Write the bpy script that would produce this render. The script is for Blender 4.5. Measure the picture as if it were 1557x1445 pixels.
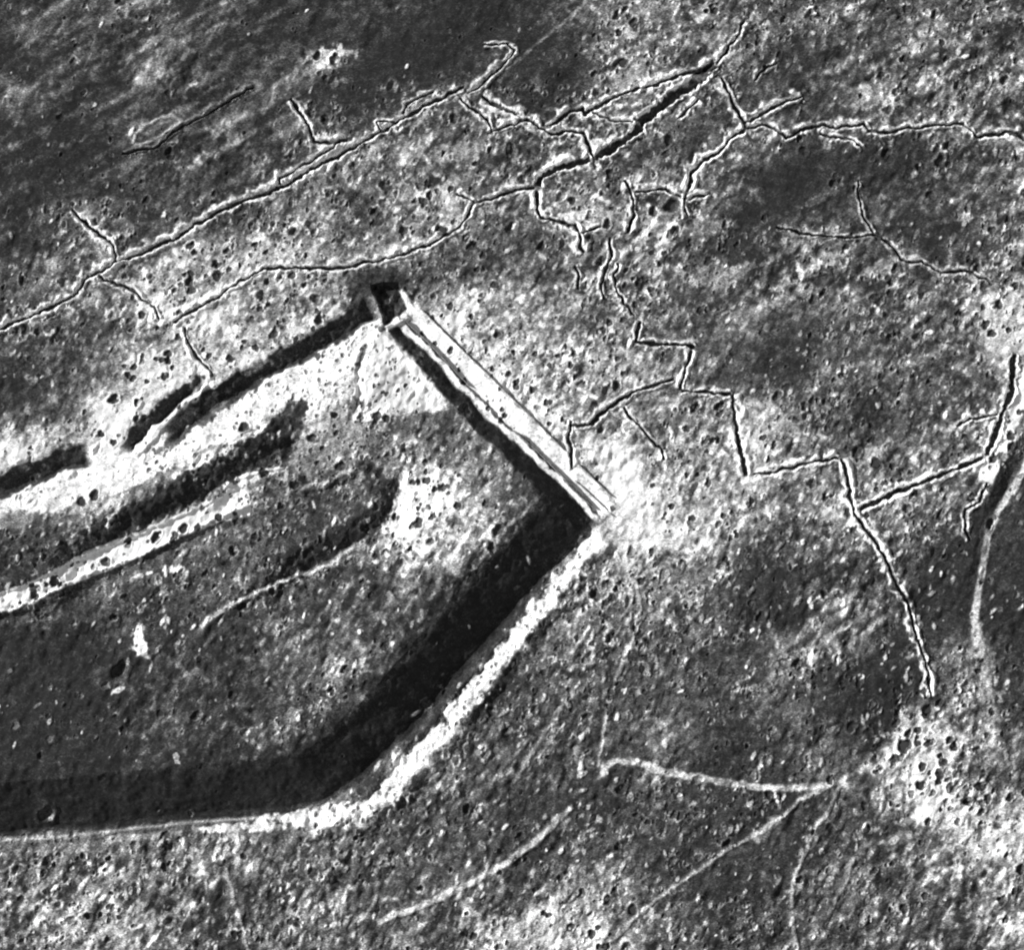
import bpy, math, random
import numpy as np

# ------------------------------------------------------------------ camera, sky, sun, exposure
S = 0.25                                   # metres of ground per photo pixel
W0, H0 = 1557.0, 1445.0
SUN_AZ, SUN_EL = 158.0, 29.0               # degrees; azimuth counter-clockwise from +X
sc = bpy.context.scene
for o in list(bpy.data.objects): bpy.data.objects.remove(o)
cd = bpy.data.cameras.new('camera'); cam = bpy.data.objects.new('camera', cd)
sc.collection.objects.link(cam); sc.camera = cam
cam.location = (0, 0, 900.0)
cd.sensor_width = 36.0; cd.lens = 36.0 * 900.0 / (W0 * S)
cd.clip_start = 1.0; cd.clip_end = 20000.0

wd = bpy.data.worlds.new('World'); sc.world = wd; wd.use_nodes = True
nt = wd.node_tree; nt.nodes.clear()
sky = nt.nodes.new('ShaderNodeTexSky'); sky.sky_type = 'NISHITA'; sky.sun_disc = False
sky.sun_elevation = math.radians(SUN_EL); sky.sun_rotation = math.radians(90.0 - SUN_AZ)
bw = nt.nodes.new('ShaderNodeRGBToBW'); bg = nt.nodes.new('ShaderNodeBackground')
ow = nt.nodes.new('ShaderNodeOutputWorld')
nt.links.new(sky.outputs[0], bw.inputs[0]); nt.links.new(bw.outputs[0], bg.inputs[0])
nt.links.new(bg.outputs[0], ow.inputs[0]); bg.inputs[1].default_value = 0.095

sl = bpy.data.lights.new('sun', 'SUN'); sl.energy = 4.2; sl.angle = math.radians(0.5); sl.color = (1, 1, 1)
sun = bpy.data.objects.new('sun', sl); sc.collection.objects.link(sun)
sun.rotation_euler = (math.radians(90 - SUN_EL), 0, math.radians(SUN_AZ + 90))
sc.view_settings.view_transform = 'Standard'; sc.view_settings.look = 'None'
sc.view_settings.gamma = 1.0; sc.view_settings.use_curve_mapping = False
sc.view_settings.exposure = 0.6
sc.cycles.filter_width = 2.1                              # the soft focus of the old aerial lens

# ------------------------------------------------------------------ helpers
rng = np.random.default_rng(7); random.seed(7)
C = sc.collection
def tag(o, label=None, cat=None, group=None, kind=None):
    if label: o['label'] = label
    if cat: o['category'] = cat
    if group: o['group'] = group
    if kind: o['kind'] = kind
    return o
def empty(name, loc):
    o = bpy.data.objects.new(name, None); o.location = loc; o.empty_display_size = 0.5
    C.objects.link(o); return o

def mat_ground(name, rough=0.95):
    m = bpy.data.materials.new(name); m.use_nodes = True; n = m.node_tree; n.nodes.clear()
    N = n.nodes.new; L = n.links.new
    out = N('ShaderNodeOutputMaterial'); b = N('ShaderNodeBsdfPrincipled')
    b.inputs['Roughness'].default_value = rough; b.inputs['Specular IOR Level'].default_value = 0.1
    L(b.outputs[0], out.inputs[0])
    tc = N('ShaderNodeTexCoord'); at = N('ShaderNodeAttribute'); at.attribute_name = 'chalk'
    n1 = N('ShaderNodeTexNoise'); n1.inputs['Scale'].default_value = 1.8; n1.inputs['Detail'].default_value = 5; n1.inputs['Roughness'].default_value = 0.75
    n2 = N('ShaderNodeTexNoise'); n2.inputs['Scale'].default_value = 0.33; n2.inputs['Detail'].default_value = 4; n2.inputs['Roughness'].default_value = 0.65
    mp = N('ShaderNodeMapping'); mp.inputs['Rotation'].default_value = (0, 0, math.radians(-62)); mp.inputs['Scale'].default_value = (0.6, 1.35, 1)
    L(tc.outputs['Object'], mp.inputs[0]); L(mp.outputs[0], n1.inputs[0]); L(mp.outputs[0], n2.inputs[0])
    def math_(op, a, b_):
        q = N('ShaderNodeMath'); q.operation = op
        for i, v in ((0, a), (1, b_)):
            if isinstance(v, (int, float)): q.inputs[i].default_value = v
            else: L(v, q.inputs[i])
        return q.outputs[0]
    v1 = math_('MULTIPLY', math_('SUBTRACT', n1.outputs[0], 0.5), FINE)
    v2 = math_('MULTIPLY', math_('SUBTRACT', n2.outputs[0], 0.5), MED)
    s = math_('ADD', math_('ADD', at.outputs['Fac'], v1), v2)
    r = N('ShaderNodeValToRGB'); L(s, r.inputs[0]); r.color_ramp.interpolation = 'LINEAR'
    e = r.color_ramp.elements
    stops = [(0.0, 0.017), (0.25, 0.045), (0.5, 0.125), (0.75, 0.33), (1.0, 0.80)]
    e[0].position, e[1].position = 0.0, 1.0
    e[0].color = (stops[0][1],)*3 + (1,); e[1].color = (stops[-1][1],)*3 + (1,)
    for p, v in stops[1:-1]:
        k = e.new(p); k.color = (v, v, v, 1)
    L(r.outputs[0], b.inputs['Base Color'])
    bp = N('ShaderNodeBump'); bp.inputs['Strength'].default_value = 0.6; bp.inputs['Distance'].default_value = 0.25
    L(n1.outputs[0], bp.inputs['Height']); L(bp.outputs[0], b.inputs['Normal'])
    return m
FINE, MED = 1.65, 0.7
M_SOIL = mat_ground('turf_chalk_and_shade')
def mat_stone():
    m = bpy.data.materials.new('weathered_masonry'); m.use_nodes = True; n = m.node_tree
    b = n.nodes['Principled BSDF']; b.inputs['Roughness'].default_value = 0.9
    t = n.nodes.new('ShaderNodeTexNoise'); t.inputs['Scale'].default_value = 1.2; t.inputs['Detail'].default_value = 6
    r = n.nodes.new('ShaderNodeValToRGB'); r.color_ramp.elements[0].color = (.10, .10, .10, 1); r.color_ramp.elements[1].color = (.42, .42, .42, 1)
    r.color_ramp.elements[0].position = .3; r.color_ramp.elements[1].position = .65
    tc = n.nodes.new('ShaderNodeTexCoord')
    n.links.new(tc.outputs['Object'], t.inputs[0]); n.links.new(t.outputs[0], r.inputs[0]); n.links.new(r.outputs[0], b.inputs['Base Color'])
    return m
M_STONE = mat_stone()
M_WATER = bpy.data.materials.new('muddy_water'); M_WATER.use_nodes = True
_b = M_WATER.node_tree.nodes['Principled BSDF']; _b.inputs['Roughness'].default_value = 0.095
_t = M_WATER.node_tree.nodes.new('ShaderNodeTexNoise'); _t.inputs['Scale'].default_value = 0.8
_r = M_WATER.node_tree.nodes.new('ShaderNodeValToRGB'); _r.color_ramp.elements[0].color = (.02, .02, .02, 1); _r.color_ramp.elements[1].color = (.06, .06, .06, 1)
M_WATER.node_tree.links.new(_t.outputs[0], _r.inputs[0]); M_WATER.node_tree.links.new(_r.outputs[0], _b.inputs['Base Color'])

# ------------------------------------------------------------------ grid of the battlefield
STEP = 1.2
xs = np.arange(-130, 1690, STEP); ys = np.arange(-130, 1578, STEP)
NX, NY = len(xs), len(ys)
PX, PY = np.meshgrid(xs, ys)
LAT = rng.random((512, 512)).astype(np.float32)
def vnoise(u, v, seed=0):
    u = u + seed*37.17; v = v + seed*91.73
    iu = np.floor(u).astype(int); iv = np.floor(v).astype(int); fu = u-iu; fv = v-iv
    fu = fu*fu*(3-2*fu); fv = fv*fv*(3-2*fv)
    a = LAT[iv % 512, iu % 512]; b = LAT[iv % 512, (iu+1) % 512]
    c = LAT[(iv+1) % 512, iu % 512]; d = LAT[(iv+1) % 512, (iu+1) % 512]
    return (a*(1-fu)+b*fu)*(1-fv)+(c*(1-fu)+d*fu)*fv - 0.5
def aniso(wl, ang, ratio, seed, X=None, Y=None):          # wavelength across, stretched 'ratio' along the angle
    X = PX if X is None else X; Y = PY if Y is None else Y
    a = math.radians(ang); u = X*math.cos(a)-Y*math.sin(a); v = X*math.sin(a)+Y*math.cos(a)
    return vnoise(u/(wl*ratio), v/wl, seed)
def sstep(a, b, x):
    t = np.clip((x-a)/(b-a), 0, 1); return t*t*(3-2*t)

# how much bare chalk shows through the turf (0 turf .. 9 chalk), 65 x 60 photo pixels a cell
TONE = """
222323212211245545354445
123332232113125553245554
322332321243125644336444
112233233345333435233456
111332343553443542124344
333223553574476742122234
346666755533455522543234
355876655366555435553557
344566668785554333245448
235886595858556543244545
348858884536965555532346
869998435444368567644556
667436434974378776566543
344364323865327876354423
246544333433146553223322
434233433321164443144122
122333444321443332442252
112333443212333333331252
122333432144333422331553
111222221653333422345853
111111264333222322233664
344455443333233222233456
445432343444355322343344
455442444435665433333325
""".split()
G = np.array([[int(c) for c in r] for r in TONE], float)/9.0
wx = PX + 26*aniso(60, 20, 1, 3) + 14*aniso(22, 20, 1, 4); wy = PY + 26*aniso(60, 20, 1, 5) + 14*aniso(22, 20, 1, 6)
gu = np.clip(wx/64.9-0.5, 0, 22.999); gv = np.clip(wy/60.2-0.5, 0, 22.999)
iu = gu.astype(int); iv = gv.astype(int); fu = sstep(0, 1, gu-iu); fv = sstep(0, 1, gv-iv)
T = (G[iv, iu]*(1-fu)+G[iv, iu+1]*fu)*(1-fv)+(G[iv+1, iu]*(1-fu)+G[iv+1, iu+1]*fu)*fv
T = 0.0 + 1.0*T + .10*np.sin((np.clip(T, 0, 1)-.45)*3.2)
T += .12*(aniso(60, 25, 2.6, 80))*sstep(700, 400, PY)
T -= .12*sstep(.3, .6, T)*sstep(480, 360, PY-.35*(PX-700))*sstep(420, 640, PX) + .06*sstep(.3, .6, T)*sstep(1000, 1100, PX)
dark0 = sstep(.62, .2, T)                                 # quiet turf where little chalk shows
top = sstep(700, 450, PY)
amp = .60+.52*sstep(.08, .45, T)*sstep(1.0, .7, T)+.5*np.clip(aniso(120, 30, 1.5, 55), -.4, .4)
quiet = sstep(.12, .38, T)
low = 1-top
mot = top*(0.22*aniso(20, 27, 2.8, 8)+0.24*aniso(8, 27, 2.2, 9)+.16*aniso(4.5, 45, 1.5, 81)) + low*(0.22*aniso(8, 60, 1.8, 11)+.10*aniso(18, 60, 1.6, 10))
mot += 0.16*aniso(3.6, 60, 1.5, 12)
sp = aniso(9, 50, 1.4, 51); sp2 = aniso(5, 62, 1.7, 52)
mot += .22*sstep(.16, .34, sp) + .24*sstep(.2, .36, sp2) - .22*sstep(-.2, -.36, aniso(8, 50, 1.3, 54))
T += amp*(mot-.03) + top*(.22*aniso(42, 25, 2.0, 56)+.20*aniso(24, 30, 2.0, 58))*sstep(-.05, .25, T) + low*(.16*aniso(30, 55, 1.3, 59))
ul = sstep(560, 380, PX)*sstep(340, 240, PY); T += ul*(.55*np.maximum(aniso(13, 29, 5, 110), -.15)+.4*np.maximum(aniso(6, 31, 4, 111), -.1))
smooth = np.ones_like(T)                                  # long slopes left smooth, shade worked into their grass tone
def smooth_strip(pts, d0, d1, k, soft=12):
    sl, (X, Y) = window(pts, max(abs(d0), abs(d1))+30); b, s_, al, tot = dist(pts, X, Y); d = b*s_
    w = sstep(d0-soft, d0+soft, d)*sstep(d1+soft, d1-soft, d)*sstep(-8, 2, al)*sstep(-8, 2, tot-al)
    smooth[sl] = np.minimum(smooth[sl], 1-(1-k)*w)
Hh = 3.0*aniso(330, 20, 1.3, 13)+1.6*aniso(110, 30, 1.5, 14)+1.1*aniso(34, 30, 1.6, 15)
REL = (.46+.36*quiet+.36*low)*(1+.9*aniso(90, 30, 1.5, 57))
NOISE = 0.80*aniso(15, 58, 1.6, 16)+0.70*aniso(8, 64, 1.5, 17)+0.30*aniso(4.5, 60, 1.4, 18)+.08*aniso(2.4, 60, 1, 19)
OWN = np.zeros((NY-1, NX-1), np.int32)                    # which object a patch of ground belongs to
FX = 0.5*(xs[1:]+xs[:-1]); FY = 0.5*(ys[1:]+ys[:-1])
OBJ = [None]                                              # id -> spec
def new_id(spec): OBJ.append(spec); return len(OBJ)-1

def dist(pts, X, Y):
    """distance, side (+ right of travel as seen in the photo), distance along, total length"""
    best = np.full(X.shape, 1e9); side = np.zeros(X.shape); al = np.zeros(X.shape); acc = 0.0
    raw = np.zeros(X.shape)
    n = len(pts)-1
    for i, ((x0, y0), (x1, y1)) in enumerate(zip(pts[:-1], pts[1:])):
        dx, dy = x1-x0, y1-y0; l = math.hypot(dx, dy)+1e-9
        t0 = ((X-x0)*dx+(Y-y0)*dy)/(l*l)
        t = np.clip(t0, 0, 1)
        d = np.hypot(X-(x0+t*dx), Y-(y0+t*dy))
        m = d < best
        cr = (dx*(Y-y0)-dy*(X-x0))/l
        best = np.where(m, d, best); side = np.where(m, np.sign(cr), side)
        te = t0 if (i == 0 or i == n-1) else t
        if i == 0: te = np.minimum(te, 1)
        if i == n-1: te = np.maximum(te, 0 if i else -9)
        al = np.where(m, acc+te*l, al)
        acc += l
    return best, side, al, acc
def window(pts, pad, faces=False):
    x0 = min(p[0] for p in pts)-pad; x1 = max(p[0] for p in pts)+pad
    y0 = min(p[1] for p in pts)-pad; y1 = max(p[1] for p in pts)+pad
    ax, ay = (FX, FY) if faces else (xs, ys)
    i0, i1 = np.searchsorted(ax, [x0, x1]); j0, j1 = np.searchsorted(ay, [y0, y1])
    sl = (slice(j0, j1), slice(i0, i1))
    return sl, np.meshgrid(ax[i0:i1], ay[j0:j1])
def densify(pts, jit=1.0, step=9.0):
    out = [pts[0]]
    for (x0, y0), (x1, y1) in zip(pts[:-1], pts[1:]):
        l = math.hypot(x1-x0, y1-y0); k = max(1, int(l/step))
        for q in range(1, k+1):
            t = q/k; j = jit if q < k else 0
            out.append((x0+(x1-x0)*t+random.uniform(-j, j), y0+(y1-y0)*t+random.uniform(-j, j)))
    return out
def profile(pts, knots, fade=12, tones=None, own=None, wob=2.0, rough=False):
    """raise or lower the ground across a line; tones = [(d0, d1, tone, mix)], own = [(d0, d1, id)]"""
    kd = [k[0] for k in knots]; kh = [k[1] for k in knots]
    pad = max(abs(kd[0]), abs(kd[-1]))+5
    for faces in (False, True):
        sl, (X, Y) = window(pts, pad, faces)
        b, s, al, tot = dist(pts, X, Y)
        d = b*s + wob*(2*aniso(16, 0, 1, 21, X, Y)+aniso(6, 0, 1, 22, X, Y))
        f = sstep(-1, fade, al)*sstep(-1, fade, tot-al)
        if not faces:
            Hh[sl] += np.interp(d, kd, kh)*f
            for tt in (tones or []):
                d0, d1, tn, mx = tt[:4]; e = tt[4] if len(tt) > 4 else 2.5
                w = sstep(d0-e, d0+e, d)*sstep(d1+e, d1-e, d)*f*mx
                if rough: w = w*np.clip(1.0+1.2*aniso(18, 0, 1, 23, X, Y)+1.0*aniso(5, 0, 1, 24, X, Y), .72, 1)
                T[sl] = T[sl]*(1-w)+tn*w
        else:
            for (d0, d1, idn) in (own or []):
                m = (d >= d0) & (d < d1) & (f > 0.3)
                OWN[sl][m] = idn

# ---- relief of the fort --------------------------------------------------------------
NWL = [(-200, 812), (0, 740), (100, 703), (187, 675), (333, 603), (417, 553), (477, 523), (572, 468)]
NEL = [(596, 470), (653, 523), (693, 567), (733, 610), (783, 657), (853, 723), (885, 755), (917, 790)][::-1]
SEL = [(912, 796), (830, 880), (730, 1000), (640, 1105), (560, 1185), (500, 1228), (420, 1243), (300, 1251), (150, 1268), (0, 1280), (-160, 1292)]
smooth_strip(SEL, 10, 74, .14, 24); smooth_strip(NEL, -38, 31, .12, 5); smooth_strip(NWL, 10, 70, .35)
Hh += REL*NOISE*smooth; T = T*smooth+(1-smooth)*np.minimum(T, .3)
T -= .13*sstep(1.2, .7, np.hypot((PX-330)/430, (PY-1010)/170))
CZ = np.zeros_like(T)                                     # ground churned over and over by shelling
for (cx, cy, rx, ry, k) in ((1430, 1170, 150, 130, 1), (1450, 1370, 170, 120, .8), (240, 1370, 330, 80, .75), (820, 1390, 170, 70, .7), (1250, 950, 100, 80, .8), (600, 960, 190, 150, .55),
                            (1400, 90, 200, 80, .5), (1230, 420, 180, 50, .7), (1450, 420, 120, 60, .5), (950, 420, 150, 90, .5), (800, 560, 160, 60, .4), (1100, 60, 90, 60, .6), (640, 250, 120, 50, .4)):
    CZ = np.maximum(CZ, k*sstep(1.25, .5, np.hypot((PX-cx)/rx, (PY-cy)/ry)))
cw = aniso(12, 60, 1.7, 101)+.5*aniso(6, 62, 1.6, 102)
T += CZ*smooth*(.75*cw+.06); Hh += CZ*smooth*.9*(aniso(12, 60, 1.6, 103)+.5*aniso(7, 60, 1.5, 104))
PART = lambda root, name, mat=None: dict(root=root, name=name, mat=mat)
ROOTS = {}
def root(key, name, label, cat, group=None):
    ROOTS[key] = dict(name=name, label=label, cat=cat, group=group); return key

r_nw = root('nwr', 'earth_rampart', 'broad pale sun-facing rampart bank sloping up from the upper-left fort ditch', 'rampart')
profile(NWL, [(6, 0), (80, 0), (104, 0), (230, 0)], 6, [(14, 66, 1.0, .85)],  # sun-facing slope painted nearly white, sunlight put into its tone
        [(20, 66, new_id(PART(r_nw, 'outer_slope'))), (66, 104, new_id(PART(r_nw, 'crest')))], 6)
for key, pts, w, lab in (('d1', [(-130, 790), (0, 740), (45, 720), (100, 700), (142, 692)], 19, 'short dark shadowed stretch of ditch at the left edge of the photo'),
                    ('d2', [(188, 690), (205, 660), (258, 612), (318, 570)], 10, 'narrow dark ditch just left of the pale winding footway'),
                    ('d3', [(250, 662), (333, 600), (417, 553), (477, 520), (520, 498), (556, 474), (574, 464)], 15, 'long dark ditch in front of the upper-left rampart, running up to the square pit')):
    root(key, 'fort_ditch', lab, 'ditch', 'ditches of the fort')
    profile(pts, [(-w-5, 0), (-w+1, -.5), (w*.55, -4.8), (w*.85, -4.4), (w*1.5, 0)], 20, [(-w*.95, w*.9, .08, .9)],  # ditch shade painted dark over its side and floor
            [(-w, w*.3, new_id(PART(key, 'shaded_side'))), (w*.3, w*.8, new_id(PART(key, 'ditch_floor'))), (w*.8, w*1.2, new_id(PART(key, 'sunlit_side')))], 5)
profile(NWL, [(6, 0), (80, 5.0), (104, 5.2), (230, 0)], 70, None, None, 5)
r_f = root('fw', 'casemate_terrace', 'pale flat terrace strip inside the fort with a row of dark round craters on it', 'terrace')
profile([(60, 866), (110, 842), (200, 793), (270, 755), (350, 708), (430, 662), (468, 618)], [(-60, 0), (-24, .4), (17, -3.4), (60, -3.0), (180, 0)], 60,
        [(-16, 16, .2, .6)], [(-24, 20, new_id(PART(r_nw, 'inner_slope')))], 5)  # inner slope turned from the sun, its shade painted in
profile([(-130, 965), (0, 917), (40, 905), (125, 862), (220, 825), (280, 797), (340, 768), (375, 752)], [(-14, 0), (-11, -.9), (11, -.7), (13, .5), (16, .5), (24, -1.2), (70, 0)], 8,
        [(-12, 12, .97, .85), (12, 16, 1.05, .95), (18, 36, .25, .6)], [(-13, 12, new_id(PART(r_f, 'terrace_floor'))), (12, 17, new_id(PART(r_f, 'terrace_edge')))], 3)  # last tone paints the shade under the terrace edge
profile([(340, 745), (352, 731), (395, 718), (432, 712)], [(-4, 0), (0, .8), (4, 0)], 3, [(-3, 4, 1, .95)], None, 1)
profile([(452, 752), (468, 742), (490, 735), (518, 722), (545, 716)], [(-8, 0), (-1, .4), (2, .3), (10, -.8), (60, 0)], 14, [(-4, 1.5, .85, .8)], None, 3)
profile([(600, 722), (602, 745), (585, 790), (545, 818), (470, 858), (400, 900)], [(-70, 0), (-6, -1.6), (26, 2.0), (110, 0)], 25, [(-4, 30, .08, .9)], None, 5)  # shaded hollow, part of its shade painted as dark tone
profile([(300, 955), (353, 917), (400, 897), (450, 877), (500, 860), (540, 827)], [(-14, 0), (-4, -.8), (3, .6), (16, 0)], 8, [(-2, 5, .9, .7)], None, 3)
profile([(566, 520), (552, 545), (548, 570), (552, 600), (538, 635)], [(-9, 0), (-6, 0), (4, -1.6), (10, 0)], 10, [(-8, 6, .15, .85)], None, 2)

r_ne = root('ner', 'earth_rampart', 'shade-darkened grassy rampart slope along the inner side of the straight upper-right fort ditch', 'rampart', 'ramparts of the fort')
r_nd = root('ned', 'fort_ditch', 'wide straight chalk-white ditch floor between two long walls on the upper-right side of the fort', 'ditch', 'ditches of the fort')
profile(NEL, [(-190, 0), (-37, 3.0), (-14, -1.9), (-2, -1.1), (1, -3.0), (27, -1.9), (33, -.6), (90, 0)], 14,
        [(-38, -14, .03, .93), (-12, -1.5, 1.12, .95), (1, 31, 1.13, .97), (30, 40, .8, .4)],  # slope's shade painted dark into its turf, beside white berm and floor
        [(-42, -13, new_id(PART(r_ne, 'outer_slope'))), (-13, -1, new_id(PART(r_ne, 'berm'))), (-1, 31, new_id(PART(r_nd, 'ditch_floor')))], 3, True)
r_se = root('ser', 'earth_rampart', 'long dark rampart slope in shade along the lower-right and bottom sides of the fort', 'rampart', 'ramparts of the fort')
r_sb = root('seb', 'chalk_bank', 'long bright white chalk bank along the lower-right edge of the fort, cratered along its crest', 'bank')
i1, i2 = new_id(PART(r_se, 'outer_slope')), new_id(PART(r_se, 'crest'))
profile(SEL, [(-26, 0), (-8, -1.2), (3, -4.2), (12, -4.2), (92, 7.2), (112, 7.4), (300, 0)], 40, [(9, 80, .0, .95, 7)], [(2, 90, i1), (90, 108, i2)], 2.5)  # slope facing away from the sun, shade painted in as near-black turf
profile([(915, 806), (870, 866), (838, 905), (790, 965), (732, 1040), (680, 1105), (600, 1200), (560, 1232), (505, 1244), (440, 1250)],
        [(-34, 0), (-16, 1.9), (-8, 2.0), (14, -1.6), (22, 0)], 14, [(-13, 13, 1.0, .9), (-20, 20, .8, .35)],  # white chalk bank, painted brighter for the sunlight on its face
        [(-16, -8, new_id(PART(r_sb, 'crest'))), (-8, 17, new_id(PART(r_sb, 'sunlit_face')))], 8)
profile([(440, 1246), (400, 1246), (300, 1252), (150, 1269), (60, 1278), (-130, 1284)], [(-8, 0), (0, .9), (4, 0)], 6, [(-1.5, 2.5, .85, .9), (-26, 0, .6, .35)], None, 1)
# corner pit
r_pit = root('pit', 'caponier_pit', 'square dark steep-sided pit at the top corner of the fort', 'pit')
PITQ = [(562, 432), (607, 428), (621, 469), (585, 496)]
def quad_sd(q, X, Y):
    d = np.full(X.shape, 1e9)
    for (x0, y0), (x1, y1) in zip(q, q[1:]+q[:1]):
        l = math.hypot(x1-x0, y1-y0); d = np.minimum(d, ((x1-x0)*(Y-y0)-(y1-y0)*(X-x0))/l)
    return d
for faces in (False, True):
    sl, (X, Y) = window(PITQ, 30, faces); sd = quad_sd(PITQ, X, Y)+4*aniso(9, 0, 1, 90, X, Y)
    if faces:
        i1, i2 = new_id(PART(r_pit, 'pit_side')), new_id(PART(r_pit, 'pit_floor'))
        OWN[sl][(sd > -1)] = i1; OWN[sl][(sd > 5)] = i2
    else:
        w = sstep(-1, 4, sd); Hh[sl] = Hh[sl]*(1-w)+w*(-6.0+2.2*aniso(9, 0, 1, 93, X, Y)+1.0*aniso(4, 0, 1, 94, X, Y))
        T[sl] = T[sl]*(1-w)+(.2+.3*aniso(6, 0, 1, 95, X, Y))*w  # shade in the pit painted as a dark mottled tone
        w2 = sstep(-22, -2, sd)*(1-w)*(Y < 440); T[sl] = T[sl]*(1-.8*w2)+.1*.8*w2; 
profile([(586, 499), (620, 478)], [(-8, 0), (-1, 1.2), (4, 1.2), (8, 0)], 2, [(-4, 6, 1.0, .95)], None, .3)
profile([(609, 438), (625, 470), (650, 492)], [(-9, 0), (-4, 1.0), (4, -.5), (9, 0)], 4, [(-5, 5, 1.0, .9)], None, 1)  # slopes beside the pit painted white for the sun they catch
# chalk patches with their own outlines, some dark ones painting in shade
def patch(cx, cy, rx, ry, ang, tone, mix, soft=.6):
    R = max(rx, ry)*1.7
    sl, (X, Y) = window([(cx, cy)], R); a = math.radians(ang)
    u = (X-cx)*math.cos(a)-(Y-cy)*math.sin(a); v = (X-cx)*math.sin(a)+(Y-cy)*math.cos(a)
    r = np.hypot(u/rx, v/ry)+.8*aniso(15, 30, 1, 31, X, Y)+.8*aniso(6, 30, 1, 32, X, Y)+.4*aniso(3, 30, 1, 33, X, Y)
    w = sstep(1+soft*.5, 1-soft*.5, r)*mix
    T[sl] = T[sl]*(1-w)+tone*w
for a in [(500, 84, 34, 15, 0, .95, .85), (640, 765, 50, 34, 30, .97, .8), (600, 585, 45, 42, 0, .9, .6), (360, 762, 24, 20, 25, 1, .9),
          (212, 972, 8, 22, -5, .95, .9), (213, 876, 16, 4, 14, .95, .95, .2), (262, 866, 16, 5, 16, .95, .95, .2), (965, 790, 50, 34, 0, .95, .7),
          (1170, 640, 42, 24, -30, .85, .6), (820, 625, 44, 16, -40, .95, .8), (1390, 1140, 55, 48, 10, .95, .7), (1428, 1225, 26, 26, 0, 1.0, .85),
          (1480, 1260, 70, 28, -30, .85, .55), (1530, 500, 34, 55, 0, .9, .7), (280, 645, 70, 26, 30, .9, .5), (60, 670, 60, 18, 15, .9, .6),
          (700, 340, 50, 22, 25, .8, .6), (910, 330, 40, 20, 10, .85, .6), (820, 1405, 60, 20, 20, .85, .5), (900, 1360, 50, 26, 40, .7, .5),
          (1165, 1262, 24, 10, 40, .85, .6), (1245, 355, 40, 10, 20, .75, .4), (1130, 410, 40, 9, 22, .85, .6), (1260, 395, 24, 14, 30, .85, .6),
          (1140, 480, 40, 12, 20, .75, .5), (690, 235, 50, 10, 8, .8, .6), (560, 225, 20, 8, 30, .8, .5), (815, 125, 15, 10, 0, .8, .7),
          (940, 1180, 24, 12, 0, .05, .8), (1000, 1010, 60, 30, 60, .3, .3), (260, 185, 28, 10, 28, .4, .5), (1260, 1330, 18, 10, 60, .9, .5),  # first entry paints the shadow inside the curved path
          (195, 55, 22, 3, 32, .8, .6, .3), (10, 130, 20, 6, -55, .55, .6), (975, 110, 40, 24, 30, .75, .6), (1240, 25, 35, 12, 10, .7, .5),
          (385, 545, 28, 14, 30, .95, .7), (540, 1010, 3, 9, -20, .9, .8, .2), (272, 1150, 4, 9, 20, .9, .8, .2), (1320, 690, 40, 12, 20, .85, .5)]:
    patch(*a)

def polypatch(P, tone, mix, soft=3.0, jag=5.0):
    sl, (X, Y) = window(P, 14); b, _, _, _ = dist(P+[P[0]], X, Y); ins = np.zeros(X.shape, bool)
    for (x0, y0), (x1, y1) in zip(P, P[1:]+P[:1]):
        if y0 == y1: continue
        c = ((y0 > Y) != (y1 > Y)) & (X < (x1-x0)*(Y-y0)/(y1-y0)+x0); ins ^= c
    sd = np.where(ins, b, -b)+jag*(aniso(12, 0, 1, 71, X, Y)+.8*aniso(5, 0, 1, 72, X, Y))
    w = sstep(-soft, soft, sd)*mix*np.clip(.85+.5*aniso(7, 60, 1, 73, X, Y), 0, 1)
    T[sl] = T[sl]*(1-w)+tone*w
polypatch([(562, 516), (588, 503), (640, 560), (672, 600), (680, 622), (610, 632), (532, 646), (536, 600), (545, 560)], 1.15, .95)
polypatch([(500, 560), (556, 520), (545, 570), (530, 640), (500, 640), (480, 600)], .95, .7)
polypatch([(596, 752), (606, 735), (640, 722), (690, 750), (672, 775), (650, 800), (610, 812), (580, 808), (586, 790)], 1.0, .9, 6, 9)
polypatch([(455, 757), (482, 740), (545, 721), (600, 706), (606, 740), (590, 780), (560, 812), (500, 840), (430, 862), (392, 856), (378, 800), (390, 775)], .16, .6, 6, 8)
polypatch([(150, 838), (140, 815), (182, 784), (212, 770), (245, 742), (300, 712), (330, 702), (372, 668), (402, 656), (428, 622), (462, 604), (470, 622), (455, 650), (432, 692), (414, 712), (358, 722), (342, 742), (270, 775), (200, 805)], .03, .93, 3, 12)  # shade on the inner rampart slope, painted almost black
polypatch([(236, 690), (262, 660), (300, 630), (340, 596), (372, 578), (392, 584), (350, 618), (300, 650), (262, 684)], .1, .85, 3, 10)  # ditch shade painted once more along its left end
polypatch([(-60, 880), (-60, 790), (40, 780), (110, 785), (105, 830), (70, 880), (20, 890)], .18, .6, 8, 14)
polypatch([(100, 920), (150, 890), (190, 870), (240, 850), (330, 815), (400, 790), (430, 800), (420, 860), (350, 900), (300, 950), (200, 990), (130, 960)], .22, .45, 8, 12)
polypatch([(1478, 770), (1500, 760), (1500, 860), (1480, 960), (1440, 960), (1390, 880), (1400, 830)], .04, .65, 10, 12)
polypatch([(1488, 745), (1512, 715), (1540, 690), (1552, 700), (1512, 775), (1490, 850), (1478, 930), (1455, 940), (1462, 850)], .02, .85, 6, 10)  # shade of the road bank painted nearly black
polypatch([(1520, 800), (1580, 720), (1620, 900), (1560, 1010), (1505, 980), (1500, 880)], .0, .75, 10, 12)  # broad shadow right of the road painted in
polypatch([(1180, 240), (1240, 215), (1290, 235), (1330, 205), (1420, 215), (1400, 250), (1330, 290), (1240, 320), (1160, 300), (1130, 260)], .0, .7, 12, 16)
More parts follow.
